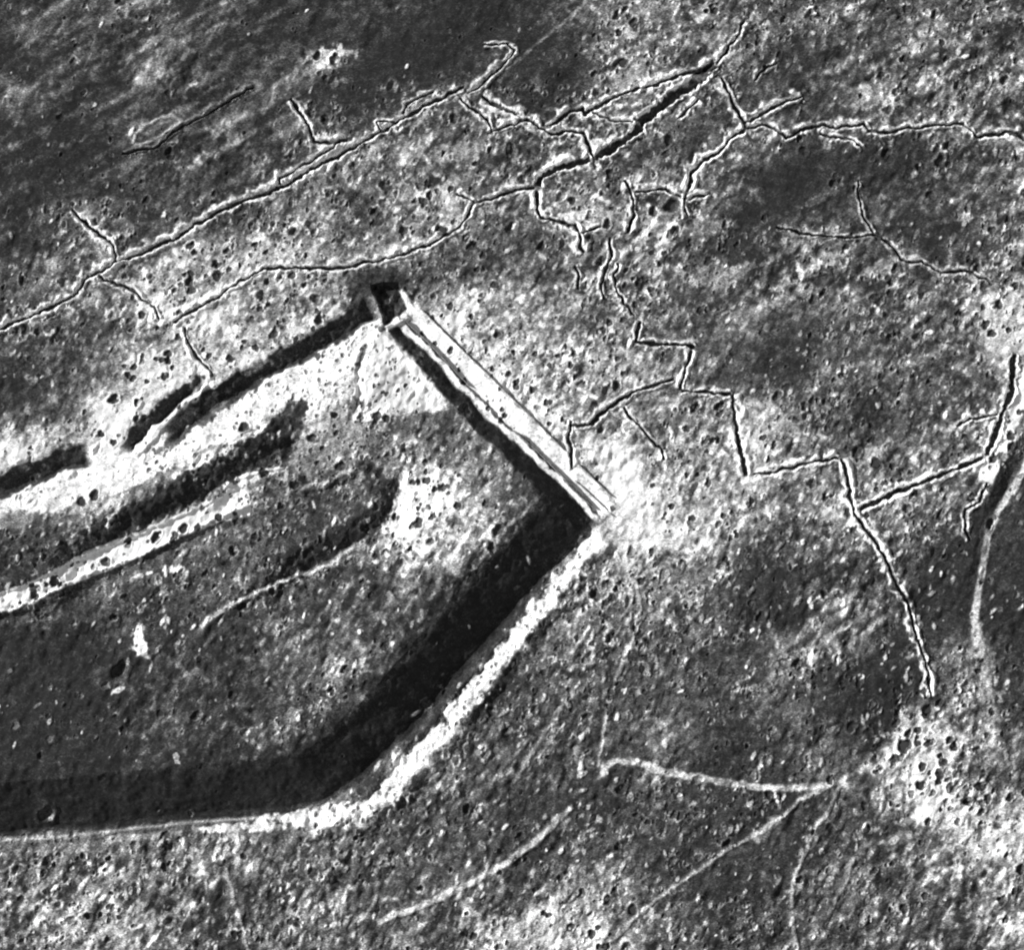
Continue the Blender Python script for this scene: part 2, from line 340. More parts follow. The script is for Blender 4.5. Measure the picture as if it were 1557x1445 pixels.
polypatch([(1100, 890), (1150, 850), (1210, 880), (1215, 960), (1150, 960), (1090, 930)], .0, .7, 12, 16)
polypatch([(1270, 1000), (1350, 1020), (1390, 1060), (1360, 1110), (1280, 1120), (1220, 1060)], .02, .65, 12, 16)
polypatch([(640, 40), (560, 20), (820, 25), (770, 62), (700, 78), (640, 120), (560, 130), (540, 80)], .0, .75, 10, 14)
polypatch([(744, 140), (784, 92), (870, 60), (905, 100), (860, 140), (800, 165)], .08, .7, 6, 10)
polypatch([(630, 400), (680, 375), (740, 330), (800, 330), (800, 400), (700, 420), (620, 430)], .28, .5, 10, 14)
polypatch([(-20, 935), (-20, 908), (60, 880), (130, 838), (200, 812), (270, 782), (340, 753), (345, 738), (360, 727), (395, 717), (432, 710), (437, 716), (398, 727), (374, 738), (383, 768), (378, 784), (330, 796), (300, 807), (240, 832), (200, 852), (120, 886), (40, 916)], 1.12, .97, 1.5, 3)
polypatch([(438, 716), (470, 652), (500, 622), (560, 645), (562, 690), (520, 706), (480, 727)], .78, .7, 6, 12)
polypatch([(556, 706), (607, 732), (594, 775), (562, 812), (500, 840), (415, 874), (400, 858), (470, 822), (528, 792), (556, 752)], .02, .92, 5, 9)  # shade in the interior hollow painted darker
polypatch([(535, 408), (600, 400), (612, 428), (570, 445), (545, 470), (520, 470)], .08, .8, 5, 9)
# ---- the right-hand road and its bank ------------------------------------------------
PATHS = []
def path(pts, w, tone=.9, mix=.85, h=0.0, name='path'):
    i = new_id(dict(struct=name))
    profile(densify(pts, .5), [(-w, 0), (-w/2, h), (w/2, h), (w, 0)], 10, [(-w/2, w/2, tone, mix)], [(-w/2-.5, w/2+.5, i)], 2.2, name == 'path')
profile([(1610, 540), (1572, 650), (1531, 713), (1505, 780), (1486, 860), (1478, 920)][::-1], [(-70, 0), (-15, .9), (-11, 1.0), (12, -1.2), (18, -1.1), (90, 0)], 40,
        [(-11, 12, .22, .8), (12, 50, .2, .5)], None, 2)  # shaded slope of the road bank darkened by tone too
path([(1575, 540), (1552, 600), (1533, 650), (1508, 700), (1494, 738)], 24, 1.1, .97, .3, 'road')
path([(1600, 640), (1557, 713), (1517, 780), (1501, 817), (1494, 867), (1486, 915), (1482, 950), (1488, 990)], 12, .95, .85, .2, 'road')
path([(1484, 940), (1497, 1010), (1505, 1060), (1515, 1100)], 11, .85, .7)
path([(571, 1406), (590, 1396), (627, 1385), (653, 1372), (720, 1342), (770, 1312), (820, 1275), (855, 1240), (872, 1224)], 10, 1.0, .95, .35)
path([(914, 1188), (920, 1166), (940, 1157), (970, 1160), (1000, 1172), (1050, 1180), (1100, 1190), (1160, 1197), (1210, 1198), (1270, 1190)], 11, .9, .9, .3)
path([(1290, 1182), (1215, 1215), (1190, 1240), (1165, 1260), (1110, 1290), (1065, 1320), (1040, 1340), (990, 1375), (930, 1430), (880, 1480)], 6, .88, .88, .25)
path([(1293, 1175), (1275, 1200), (1260, 1230), (1245, 1250), (1230, 1280), (1215, 1320), (1203, 1345), (1203, 1385), (1205, 1415), (1215, 1470)], 6, .92, .9, .25)
path([(1303, 1300), (1290, 1330), (1275, 1365), (1258, 1405)], 4.5, .8, .8, .2)
path([(932, 832), (955, 865), (968, 895), (973, 925), (965, 965), (940, 1025), (925, 1075), (917, 1125), (907, 1170)], 4, .9, .95, .2)
path([(885, 1033), (862, 1065), (840, 1098), (803, 1152), (780, 1195)], 5.5, .75, .8, .1)
path([(338, 1310), (350, 1345), (356, 1372), (366, 1402), (378, 1450)], 5, .8, .8, .2)
path([(-60, 1335), (0, 1326), (30, 1315), (50, 1320), (75, 1307), (102, 1303)], 3.5, .85, .85, .2)
path([(322, 563), (300, 593), (267, 627), (233, 663), (203, 695)], 8, 1.0, .95, 1.2)

path([(722, 138), (760, 108), (800, 80), (840, 46), (885, 8), (930, -40)], 5, .6, .8, 0)
path([(1170, 555), (1195, 530), (1215, 500)], 3, .5, .6, 0)
for a in [(209, 965, 7, 11, -5, 1.05, .95), (214, 984, 11, 10, 20, 1.05, .95), (222, 998, 10, 5, -20, .9, .8), (330, 1262, 34, 6, 4, 1.0, .85), (395, 1259, 40, 8, 2, 1.0, .85), (350, 1276, 24, 6, 0, .95, .7), (455, 1248, 46, 9, 0, 1.05, .95), (505, 1240, 26, 10, 15, 1.05, .9), (200, 1275, 60, 5, 6, .8, .6), (213, 876, 16, 4, 14, 1.0, .95, .2), (262, 866, 16, 5, 16, 1.0, .95, .2), (183, 1048, 10, 5, 30, .95, .9, .3), (1428, 1225, 28, 24, 0, 1.0, .7), (1540, 1280, 30, 40, -30, .95, .5),
          (1395, 1130, 36, 50, 10, .9, .4), (1500, 1020, 14, 50, -10, .8, .5), (1530, 1230, 50, 34, -20, 1.0, .6), (1490, 1290, 40, 24, 30, .95, .5), (1250, 300, 30, 5, 25, .7, .4), (1330, 410, 40, 8, 25, .85, .6), (1200, 450, 44, 8, 22, .85, .6), (1400, 545, 34, 7, 20, .8, .5), (1085, 420, 30, 7, 25, .8, .5), (1345, 1230, 30, 10, 50, .8, .5)]: patch(*a)
r_ov = root('oval', 'earth_bank', 'pale oval ring of low earth bank in the dark field at upper left', 'bank')
profile(densify([(203, 219), (205, 203), (225, 188), (262, 173), (276, 184), (245, 207), (216, 221), (205, 219)], .8), [(-5, 0), (0, .5), (5, 0)], 1, [(-2.6, 2.6, .85, .95)], [(-3, 3, new_id(PART(r_ov, 'bank_crest')))], 2.2, True)
# ---- shell craters ---------------------------------------------------------------------
BIG = [(1332, 705, 10, 'round deep shell crater standing alone above the zigzag trench at right', 1), (1429, 245, 10, 'round crater with a bright right lip in the dark field at upper right', 1),
 (1339, 115, 6, 'small dark crater topmost of the cluster above the upper-right trench', 1), (967, 133, 12, 'large ragged crater cut into the upper of the two parallel trenches', 1),
 (948, 95, 9, 'round dark crater on pale ground just above the parallel trenches at top centre', 1), (1022, 312, 13, 'largest ragged crater on pale ground right of top centre', 1),
 (1017, 213, 9, 'dark crater just below the wide trench near top centre', 1), (613, 350, 8, 'left crater of the pair on the pale strip above the second long trench', 1),
 (672, 350, 9, 'right crater of the pair on the pale strip above the second long trench', 1), (690, 337, 5, 'small crater beside the bend of the second long trench', 1),
 (923, 341, 8, 'dark crater at the right end of the short spur trench on pale ground', 1), (778, 347, 11, 'ragged wide crater below the second long trench near the bend', 0),
 (777, 227, 10, 'shallow crater with a bright right lip between the two long trenches', 0), (172, 607, 9, 'dark round crater on the white ground left of the narrow ditch', 1),
 (208, 612, 7, 'elongated crater on white ground right of the dark round one', 0), (372, 650, 9, 'dark crater on the crest of the white rampart', 1),
 (145, 753, 10, 'larger crater of the pair on the white rampart at left', 1), (126, 763, 8, 'smaller crater of the pair on the white rampart at left', 1),
 (250, 572, 7, 'crater on white ground between the winding trench and the fort ditch', 1), (153, 660, 6, 'upper of two small craters near the left fort ditch', 1),
 (172, 673, 6, 'lower of two small craters near the left fort ditch', 1), (758, 805, 10, 'upper crater of the pair in the grey fort interior near the right corner', 0),
 (747, 832, 9, 'lower crater of the pair in the grey fort interior near the right corner', 0), (913, 652, 7, 'crater just outside the straight fort ditch beside the crossing trench', 1),
 (937, 587, 8, 'crater on grey ground above the curved trench outside the fort', 0), (278, 804, 8, 'largest crater on the pale terrace inside the fort', 1),
 (300, 802, 6, 'middle crater on the pale terrace inside the fort', 1), (332, 787, 7, 'right end crater on the pale terrace inside the fort', 1),
 (236, 817, 10, 'shallow ragged crater on the pale terrace left of the round ones', 1), (447, 738, 8, 'dark oblong crater at the end of the terrace path inside the fort', 1),
 (482, 84, 8, 'left dark hole in the bright chalk mound at the top', 1), (508, 90, 9, 'right dark hole in the bright chalk mound at the top', 0),
 (1455, 130, 8, 'crater among grey ground at the far upper right', 0), (1526, 122, 8, 'crater nearest the upper right edge of the photo', 0),
 (160, 855, 9, 'hollow on the lower slope of the white rampart inside the fort at left', 0), (84, 884, 9, 'dark crater on the pale terrace near the left edge', 1),
 (1375, 1135, 12, 'dark hollow in the left of the bright torn ground at lower right', 1), (1410, 1080, 10, 'oval crater at the top of the bright torn ground at lower right', 1),
 (1400, 1195, 9, 'crater below the bright torn ground at lower right', 1), (885, 1360, 8, 'crater on the pale ground near the bottom centre', 0),
 (962, 1385, 9, 'crater beside the thin path at bottom centre', 1), (612, 1222, 10, 'crater at the foot of the white bank at its lower end', 0),
 (905, 905, 10, 'crater just right of the white bank below the fort corner', 0), (70, 1240, 14, 'shallow round hollow in the dark rampart slope at lower left', 0),
 (185, 1020, 16, 'wide hollow with a pale curved lip in the dark left interior of the fort', 0), (640, 508, 5, 'small shell hole breaking the upper end of the inner ditch wall', 0), (705, 580, 6, 'shell hole where the upper inner ditch wall breaks off', 0),
 (742, 621, 5, 'shell hole in the rubble gap of the inner ditch wall', 0), (762, 640, 6, 'shell hole at the lower end of the rubble gap in the inner ditch wall', 0),
 (707, 625, 10, 'bright scooped crater inside the dark upper-right rampart slope', 0)]
def dens(x, y):
    v = 1.0
    if x < 420 and y < 300: v = .22
    if 420 <= x < 900 and y < 130: v = .2
    if 1120 < x < 1480 and 230 < y < 340: v = .3
    if x < 480 and 1130 < y < 1270: v = .12
    if x < 420 and 950 < y < 1130: v = .35
    if x > 1480 and 720 < y < 1000: v = .25
    if 950 < x < 1330 and 1060 < y < 1200: v = .6
    return v
small = []
CL = np.clip(.5+1.4*aniso(75, 30, 1.4, 91)+1.0*aniso(28, 30, 1.3, 92), .06, 1)
tries = 0
while len(small) < 9000:
    x = random.uniform(-120, 1680); y = random.uniform(-120, 1568)
    j = int((y-ys[0])/STEP); i = int((x-xs[0])/STEP)
    if random.random() > dens(x, y)*CL[min(j, NY-1), min(i, NX-1)]: continue
    o = OWN[min(j, NY-2), min(i, NX-2)]
    onslope = o in ()
    sp = OBJ[o]
    if sp and sp.get('root') in ('ser',) and random.random() < .88: continue
    if sp and sp.get('root') in ('d1', 'd2', 'd3', 'pit', 'ned') and random.random() < .75: continue
    if sp and sp.get('root') in ('ner',) and random.random() < .6: continue
    r = min(2.0+random.expovariate(1/1.5), 8.5)
    if sp and sp.get('root') in ('nwr', 'seb'): r = min(r, 4)
    small.append((x, y, r))
for _ in range(70):                                      # the torn ground at lower right
    x = random.gauss(1420, 50); y = random.gauss(1150, 60)+(x-1420)*.5
    small.append((x, y, random.uniform(3.5, 8)))
for _ in range(160):                                     # pale plateau over the straight ditch and the upper right
    x = random.uniform(640, 1557); y = random.uniform(20, 640)
    if CL[int((y+130)/STEP), int((x+130)/STEP)] > .6: small.append((x, y, random.uniform(4, 7)))
small.sort(key=lambda c: c[2])
cands = [(x, y, r, None, -1) for x, y, r in small]
NIND = 240
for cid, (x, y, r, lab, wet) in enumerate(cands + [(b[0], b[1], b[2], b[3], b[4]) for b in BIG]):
    big = lab is not None
    infr = -5 < x < 1562 and 14 < y < 1450
    sl, (X, Y) = window([(x, y)], r*2.4+3)
    if X.size == 0: continue
    ph = [random.uniform(0, 6.28) for _ in range(3)]; el = random.uniform(.72, 1.0); ea = math.radians(random.uniform(35, 85))
    amps = (.13, .09, .06)
    def rr(X, Y):
        u = (X-x)*math.cos(ea)-(Y-y)*math.sin(ea); v = ((X-x)*math.sin(ea)+(Y-y)*math.cos(ea))/el
        th = np.arctan2(v, u)
        return np.hypot(u, v)/(r*(1+amps[0]*np.cos(2*th+ph[0])+amps[1]*np.cos(3*th+ph[1])+amps[2]*np.cos(5*th+ph[2])))
    q = rr(X, Y)
    R = r*S; dep = R*random.uniform(.2, .48) if not big else R*.5
    bowl = -dep*(1-np.clip(q, 0, 1)**2)*(q < 1)
    rim = R*.13*np.exp(-((q-1.15)/.28)**2)
    base = float(T[sl][Y.shape[0]//2, X.shape[1]//2])
    Hh[sl] += bowl+rim
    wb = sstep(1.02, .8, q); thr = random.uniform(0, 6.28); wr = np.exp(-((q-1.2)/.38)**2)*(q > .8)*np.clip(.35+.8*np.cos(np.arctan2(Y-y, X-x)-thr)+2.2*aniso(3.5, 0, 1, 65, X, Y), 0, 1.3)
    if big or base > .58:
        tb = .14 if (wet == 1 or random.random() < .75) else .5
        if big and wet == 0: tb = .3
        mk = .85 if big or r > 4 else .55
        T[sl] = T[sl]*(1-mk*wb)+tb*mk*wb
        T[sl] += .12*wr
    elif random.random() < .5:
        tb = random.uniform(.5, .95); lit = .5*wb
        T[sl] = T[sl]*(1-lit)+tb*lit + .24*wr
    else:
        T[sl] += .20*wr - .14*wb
    slf, (XF, YF) = window([(x, y)], r*1.6+2, True); qf = rr(XF, YF)
    if big or (cid >= len(small)-NIND*1.25 and infr and dens(x, y) > 0):
        key = 'c%d' % cid
        ROOTS[key] = dict(name='shell_crater', label=lab, cat='crater', group='shell craters across the battlefield', crater=(x, y, r), wet=wet, split=(big or r > 6.3))
        a, b = new_id(PART(key, 'bowl')), new_id(PART(key, 'rim'))
        OWN[slf][(qf < 1.28)] = b; OWN[slf][(qf < .97)] = a
    else:
        if not hasattr(random, '_pk'): random._pk = new_id(dict(stuff='shell_pocks'))
        m = (qf < 1.05) & ((OWN[slf] == 0))
        OWN[slf][m] = random._pk

# thrown-up chalk in clots, painted as sunlit ticks lengthened across the sun
for _ in range(4200):
    x = random.uniform(-120, 1680); y = random.uniform(-120, 1568)
    if random.random() > dens(x, y): continue
    j = min(int((y-ys[0])/STEP), NY-2); i = min(int((x-xs[0])/STEP), NX-2)
    sp = OBJ[OWN[j, i]]
    if sp and (sp.get('root') in ('d1', 'd2', 'd3', 'pit', 'ned', 'ner') or (sp.get('root') == 'ser' and random.random() < .85)): continue
    if y < 500 and random.random() < .6: continue
    rx = random.choice((1.5, 1.8, 2.1, 2.5, 3.0, 3.8)); ry = rx*random.uniform(1.1, 2.7); a = math.radians(random.gauss(-22, 22))
    sl, (X, Y) = window([(x, y)], ry*1.6+2)
    if X.size == 0: continue
    u = (X-x)*math.cos(a)+(Y-y)*math.sin(a)*-1; v = (X-x)*math.sin(a)+(Y-y)*math.cos(a)
    q = np.hypot(u/rx, v/ry)+.5*aniso(3, 0, 1, 61, X, Y)
    w = sstep(1.25, .5, q)*random.uniform(.5, 1.0)
    T[sl] = T[sl]+np.maximum(0, random.uniform(.7, 1.05)-T[sl])*w; Hh[sl] += .14*rx*w
# ---- trenches ----------------------------------------------------------------------------
TR = [
 ('long straight fire trench running from the left edge up to the top centre', [(-90, 535), (0, 500), (50, 478), (112, 450), (135, 420), (155, 412), (170, 400), (215, 385), (262, 365), (290, 345), (340, 318), (375, 301), (400, 295), (440, 278), (465, 262), (490, 248), (520, 233), (550, 217), (577, 200), (603, 185), (630, 170), (653, 157), (677, 147), (706, 133)], 4.2, 5, 4, .85),
 ('short hooked trench dropping from the dark field to the long straight trench', [(442, 150), (455, 170), (468, 190), (478, 215), (500, 216), (528, 212)], 3.6, 4, 4, .85),
 ('looped sap trench hugging the upper side of the long straight trench', [(424, 280), (424, 270), (445, 262), (470, 247), (498, 229), (520, 212)], 3.4, 4, 3, .8),
 ('small loop of trench above the long straight trench near top centre', [(578, 200), (574, 185), (600, 184)], 3, 3, 3, .8),
 ('second small loop of trench above the long straight trench, nearer the top', [(612, 172), (618, 160), (640, 147), (660, 140)], 3, 3, 3, .75),
 ('wriggling trench joining the long straight trench from above near the left', [(110, 318), (125, 335), (145, 352), (160, 362), (172, 372), (177, 388), (168, 404), (152, 414)], 3.8, 4, 4, .9),
 ('broken trench trailing right from the junction at left toward the white ground', [(150, 420), (175, 432), (200, 440), (214, 455), (234, 466), (240, 486)], 3, 3, 3, .85),
 ('bright bank line leading up from the long straight trench to the top centre', [(712, 142), (722, 137), (745, 115), (775, 88), (782, 76), (770, 66), (735, 68)], 2.2, 4, 2, .75),
 ('second long trench crossing from the white ground at left to the wide trench', [(262, 490), (300, 468), (335, 450), (350, 437), (380, 420), (400, 408), (440, 407), (520, 407), (570, 397), (617, 385), (670, 362), (700, 343), (712, 327), (720, 308), (733, 305), (753, 301), (773, 293), (800, 287), (813, 286)], 3.4, 4, 3.5, .8),
 ('short stub of trench at the bend of the second long trench', [(694, 296), (710, 300), (722, 306)], 3, 3, 3, .85),
 ('narrow winding trench running down the white ground to the pale footway', [(280, 497), (286, 520), (296, 543), (313, 557), (322, 566)], 3.2, 3, 3, .95),
 ('straight wide trench with flat dark floor, lower section', [(818, 282), (823, 269), (850, 257), (897, 242)], 7.5, 4, 4, .95),
 ('wide trench section between the two junctions, climbing to the right', [(905, 240), (932, 224), (963, 202), (974, 190)], 10, 4, 4, .9),
 ('widest trench section at top, ragged and dark', [(972, 186), (995, 168), (1022, 147), (1045, 132), (1070, 113), (1086, 98)], 12, 5, 5, .9),
 ('faint ragged trench climbing from the widest trench to the top edge', [(1088, 97), (1104, 80), (1124, 50), (1132, 32)], 3, 5, 5, .75),
 ('upper parallel trench running above the wide trench at top', [(830, 194), (847, 185), (867, 168), (885, 164), (890, 172), (927, 151), (947, 143), (967, 134), (990, 130), (1037, 113), (1063, 107), (1085, 94)], 4.5, 4, 4, .85),
 ('thin spur trench between the two parallel trenches at top', [(900, 170), (930, 183), (963, 186)], 2.6, 4, 3, .85),
 ('zigzag link trench from the grey field to the wide trench junction', [(733, 147), (765, 165), (800, 181), (820, 194), (840, 203), (870, 200), (887, 202), (896, 220), (903, 240)], 3.6, 4, 4, .9),
 ('short straight trench left of the zigzag link, ending in a dead end', [(742, 203), (752, 198), (800, 182)], 3.4, 3.5, 2, .8),
 ('hooked trench dropping below the wide trench onto pale ground', [(815, 290), (816, 308), (822, 330), (850, 337), (874, 343), (881, 358), (881, 374), (888, 385)], 4, 5, 4, .95),
 ('short spur trench going right from the hooked trench to a crater', [(883, 355), (897, 350), (914, 345)], 3.5, 3, 3, .9),
 ('short bowed trench on the pale ground right of the hooked trench', [(950, 275), (958, 288), (963, 304), (965, 325), (954, 354)], 3.4, 4, 3.5, .85),
 ('ragged trench leading right past the largest crater', [(966, 291), (990, 289), (1013, 286), (1040, 303), (1060, 299), (1080, 295)], 3.4, 3.5, 3, .8),
 ('faint wavering trench descending into the pocked ground below the spur', [(927, 362), (930, 387), (922, 410), (913, 432), (918, 455)], 3, 2.5, 2.5, .75),
 ('faint short trench in pocked ground left of the wavering one', [(874, 404), (880, 420), (879, 440)], 3, 2.5, 2.5, .75),
 ('trench coming down to the star-shaped junction at upper right', [(1096, 118), (1110, 143), (1116, 162), (1125, 177), (1134, 194)], 4, 4, 4, .9),
 ('trench rising right from the star-shaped junction', [(1134, 187), (1150, 178), (1170, 167), (1197, 154), (1219, 146)], 3.8, 5, 3, .85),
 ('trench wandering right from the star-shaped junction along the dark field', [(1137, 196), (1158, 190), (1177, 197), (1196, 210), (1217, 198), (1250, 190), (1272, 196), (1290, 192), (1312, 188), (1322, 197)], 3.8, 4, 3.5, .85),
 ('trench descending left from the star-shaped junction to the bright clearing', [(1132, 198), (1114, 207), (1097, 228), (1070, 243), (1052, 262), (1044, 292)], 4, 3.5, 6, .95),
 ('thin trench curving below the wandering trench at upper right', [(1246, 204), (1262, 210), (1290, 211), (1312, 226)], 3, 3, 3.5, .85),
 ('trench stretching toward the right edge above the dark field', [(1318, 198), (1345, 202), (1372, 197), (1410, 192), (1454, 188), (1470, 194), (1484, 209)], 3.6, 3, 3, .75),
 ('last trench stub at the upper right edge of the photo', [(1484, 209), (1510, 205), (1537, 202), (1557, 212), (1620, 225)], 4, 3, 3.5, .8),
 ('faint vertical trench in the dark field at upper right', [(1304, 275), (1305, 300), (1310, 327), (1320, 345), (1327, 358)], 2.6, 2.5, 2.5, .6),
 ('faint nearly level trench crossing the dark field at right', [(1180, 347), (1210, 353), (1250, 360), (1290, 361), (1330, 358)], 2.4, 1.5, 2.5, .6),
 ('faint trench leading down right into the pale pocked ground', [(1340, 364), (1357, 377), (1377, 400), (1400, 398), (1430, 415), (1470, 413), (1504, 430)], 2.6, 3, 3, .7),
 ('curved trench outside the fort corner rising to the right', [(867, 647), (900, 645), (918, 628), (937, 613), (963, 597), (1000, 584), (1024, 576)], 4.2, 3, 3, .7),
 ('short trench cutting down across the walls of the straight ditch', [(870, 640), (864, 664), (868, 688), (871, 715)], 4, 3, 3, .95),
 ('angular trench with a dark corner above the fort, open to the right', [(973, 488), (965, 520), (1000, 524), (1039, 524), (1058, 529)], 4.2, 2.5, 3.5, .75),
 ('steep short trench linking the angular trench to the one below', [(1051, 532), (1042, 560), (1035, 592)], 3.6, 3, 3.5, .9),
 ('level trench linking the steep one to the zigzag corner', [(1037, 594), (1077, 597), (1112, 599)], 4.2, 3, 3, .8),
 ('steep trench with a broad white bank on its right, first leg of the zigzag', [(1112, 601), (1117, 630), (1121, 657), (1127, 690), (1134, 724)], 4.5, 7, 5, .95),
 ('gently rising trench, second leg of the zigzag', [(1146, 722), (1170, 720), (1197, 713), (1237, 703), (1277, 697)], 4.6, 4, 3.5, .9),
 ('long communication trench winding down the right side from the zigzag top', [(1279, 698), (1287, 722), (1294, 763), (1304, 790), (1330, 823), (1347, 853), (1364, 893), (1380, 917), (1390, 957), (1404, 998), (1412, 1030), (1416, 1060)], 3.6, 4, 4, .95),
 ('straight trench rising right from the communication trench to the road', [(1307, 775), (1357, 752), (1390, 739), (1420, 727), (1450, 714), (1480, 702), (1494, 695)], 5.2, 3, 4.5, .97),
 ('dark trench following the left side of the white road', [(1499, 693), (1510, 668), (1517, 647), (1528, 620), (1537, 600), (1540, 570), (1541, 538)], 7, 4, 3, .8),
 ('short bright-banked trench running left from the roadside trench', [(1454, 648), (1477, 638), (1500, 634), (1517, 630)], 3, 4.5, 3, .9),
 ('thin slanting trench on the grey ground right of the fort corner', [(948, 620), (965, 640), (985, 664), (1005, 682), (1010, 700)], 2.8, 3, 2, .85),
 ('dark short trench line beside the pale oval bank at upper left', [(186, 234), (240, 224), (265, 202), (300, 181), (340, 158), (385, 133)], 2.6, 3, 1, .4),
 ('broken trench line below the roadside bank at right', [(1500, 735), (1488, 765), (1468, 775), (1466, 805), (1474, 822)], 3, 3, 3, .75),
 ('two-pronged faint trench in the pale pocked field near top right corner', [(1147, 122), (1160, 108), (1180, 96)], 3, 3, 2, .7),
 ('short ragged trench piece under the wide trench beside the dark crater', [(1030, 180), (1048, 165), (1062, 150)], 3.4, 3, 4, .9),
 ('broken trench piece rising beside the bright clearing at upper right', [(1044, 294), (1040, 315), (1046, 330)], 3, 3, 5, .9),
 ('thin trench stub above the long straight trench below the top centre', [(700, 150), (715, 165), (730, 172), (745, 190), (748, 202)], 2.6, 3, 3, .75),
 ('wavering trench piece on pale ground under the wide trench at top centre', [(940, 400), (934, 420), (938, 445), (950, 462), (966, 480)], 3, 3, 3, .8),
]
def trench(label, pts, w, bl, br, tn, k):
    key = 'tr%d' % k
    ROOTS[key] = dict(name='trench', label=label, cat='trench', group='trenches dug across the battlefield')
    pf, pl, pr = new_id(PART(key, 'trench_floor')), new_id(PART(key, 'parapet')), new_id(PART(key, 'parapet'))
    w *= 1.12; P = densify(pts, 1.5, 8); h = w/2
    # narrow cut in plan with steep sides, spoil heaped beside it
    for faces in (False, True):
        sl, (X, Y) = window(P, 22, faces)
        b, s, al, tot = dist(P, X, Y)
        d = b*s + 2.6*aniso(11, 0, 1, 41, X, Y)+1.8*aniso(4, 0, 1, 43, X, Y)
        n = aniso(9, 0, 1, 42, X, Y); n2 = aniso(20, 0, 1, 44, X, Y); n3 = aniso(4.5, 0, 1, 45, X, Y)
        wl = bl*(1+1.4*n+.9*n2)*1.85; wr_ = br*(1-1.4*n+.9*n2)*1.85
        end = (al > -1) & (al < tot+1); f = sstep(-1.5, 2.5, al)*sstep(-1.5, 2.5, tot-al)
        if not faces:
            hv = h*np.clip(1+.9*n3+.7*n2, .45, 1.6); ad = np.abs(d)-(hv-h); side_w = np.where(d < 0, wl, wr_)
            cut = -(1.1+.13*w)*np.clip(1.05+1.0*n2+.7*n, .25, 1.4)*sstep(h+.9, h-.7, ad)
            m = (ad-h)/np.maximum(side_w, .8)
            bank = (.85+.8*n)*np.exp(-((m-.45)/.38)**2)*(m > -.2)
            Hh[sl] += (cut+bank)*f
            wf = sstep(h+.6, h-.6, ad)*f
            near = (ad-h)
            wbk = sstep(1.5, .7, m)*sstep(-.25, .1, m)*f*sstep(-.42, .12, n2+.8*n+.5*n3)*(.75+.5*n3)
            wbk = np.maximum(wbk, sstep(6.2, 2.2, near)*sstep(-.9, .2, near)*f*np.clip(.95+1.6*n+.8*n3, 0, 1)*(side_w > 1.2))
            t2 = T[sl]*(1-wbk)+np.maximum(T[sl], tn+.14)*wbk
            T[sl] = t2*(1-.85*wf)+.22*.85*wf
        else:
            on = f > .3
            OWN[sl][on & (d < -h) & (d > -h-wl*.95)] = pl
            OWN[sl][on & (d > h) & (d < h+wr_*.95)] = pr
            OWN[sl][on & (np.abs(d) <= h)] = pf
for k, (lab, pts, w, bl, br, tn) in enumerate(TR): trench(lab, pts, w, bl, br, tn, k)
# crumpled spoil along the crest of banks
T = np.clip(T, .02+.08*aniso(5, 60, 1.4, 96), 1.15)

# ------------------------------------------------------------------ turn the grid into objects
CO = np.empty((NY, NX, 3), np.float32)
CO[..., 0] = (PX-W0/2)*S; CO[..., 1] = (H0/2-PY)*S; CO[..., 2] = Hh
CO = CO.reshape(-1, 3); TF = T.reshape(-1).astype(np.float32)
jj, ii = np.meshgrid(np.arange(NY-1), np.arange(NX-1), indexing='ij')
v00 = (jj*NX+ii).ravel(); QUADS = np.stack([v00+NX, v00+NX+1, v00+1, v00], 1)
own = OWN.ravel(); order = np.argsort(own, kind='stable'); so = own[order]
cuts = np.searchsorted(so, np.arange(len(OBJ)+1))
gx, gy = np.gradient(Hh, STEP*S)[1], -np.gradient(Hh, STEP*S)[0]
def build(name, q, mat, origin):
    u, inv = np.unique(q.ravel(), return_inverse=True)
    me = bpy.data.meshes.new(name); nf = len(q)
    me.vertices.add(len(u)); me.vertices.foreach_set('co', (CO[u]-np.array(origin, np.float32)).ravel())
    me.loops.add(nf*4); me.loops.foreach_set('vertex_index', inv.astype(np.int32).ravel())
    me.polygons.add(nf); me.polygons.foreach_set('loop_start', np.arange(0, nf*4, 4, dtype=np.int32))
    me.polygons.foreach_set('loop_total', np.full(nf, 4, np.int32))
    me.update(calc_edges=True)
    a = me.attributes.new('chalk', 'FLOAT', 'POINT'); a.data.foreach_set('value', TF[u])  # ground tone: chalk over turf, with painted light and shade mixed in
    me.materials.append(mat)
    o = bpy.data.objects.new(name, me); o.location = origin; C.objects.link(o); return o
def ground_z(px, py):
    i = int(np.clip((px-xs[0])/STEP, 0, NX-1)); j = int(np.clip((py-ys[0])/STEP, 0, NY-1)); return float(Hh[j, i])
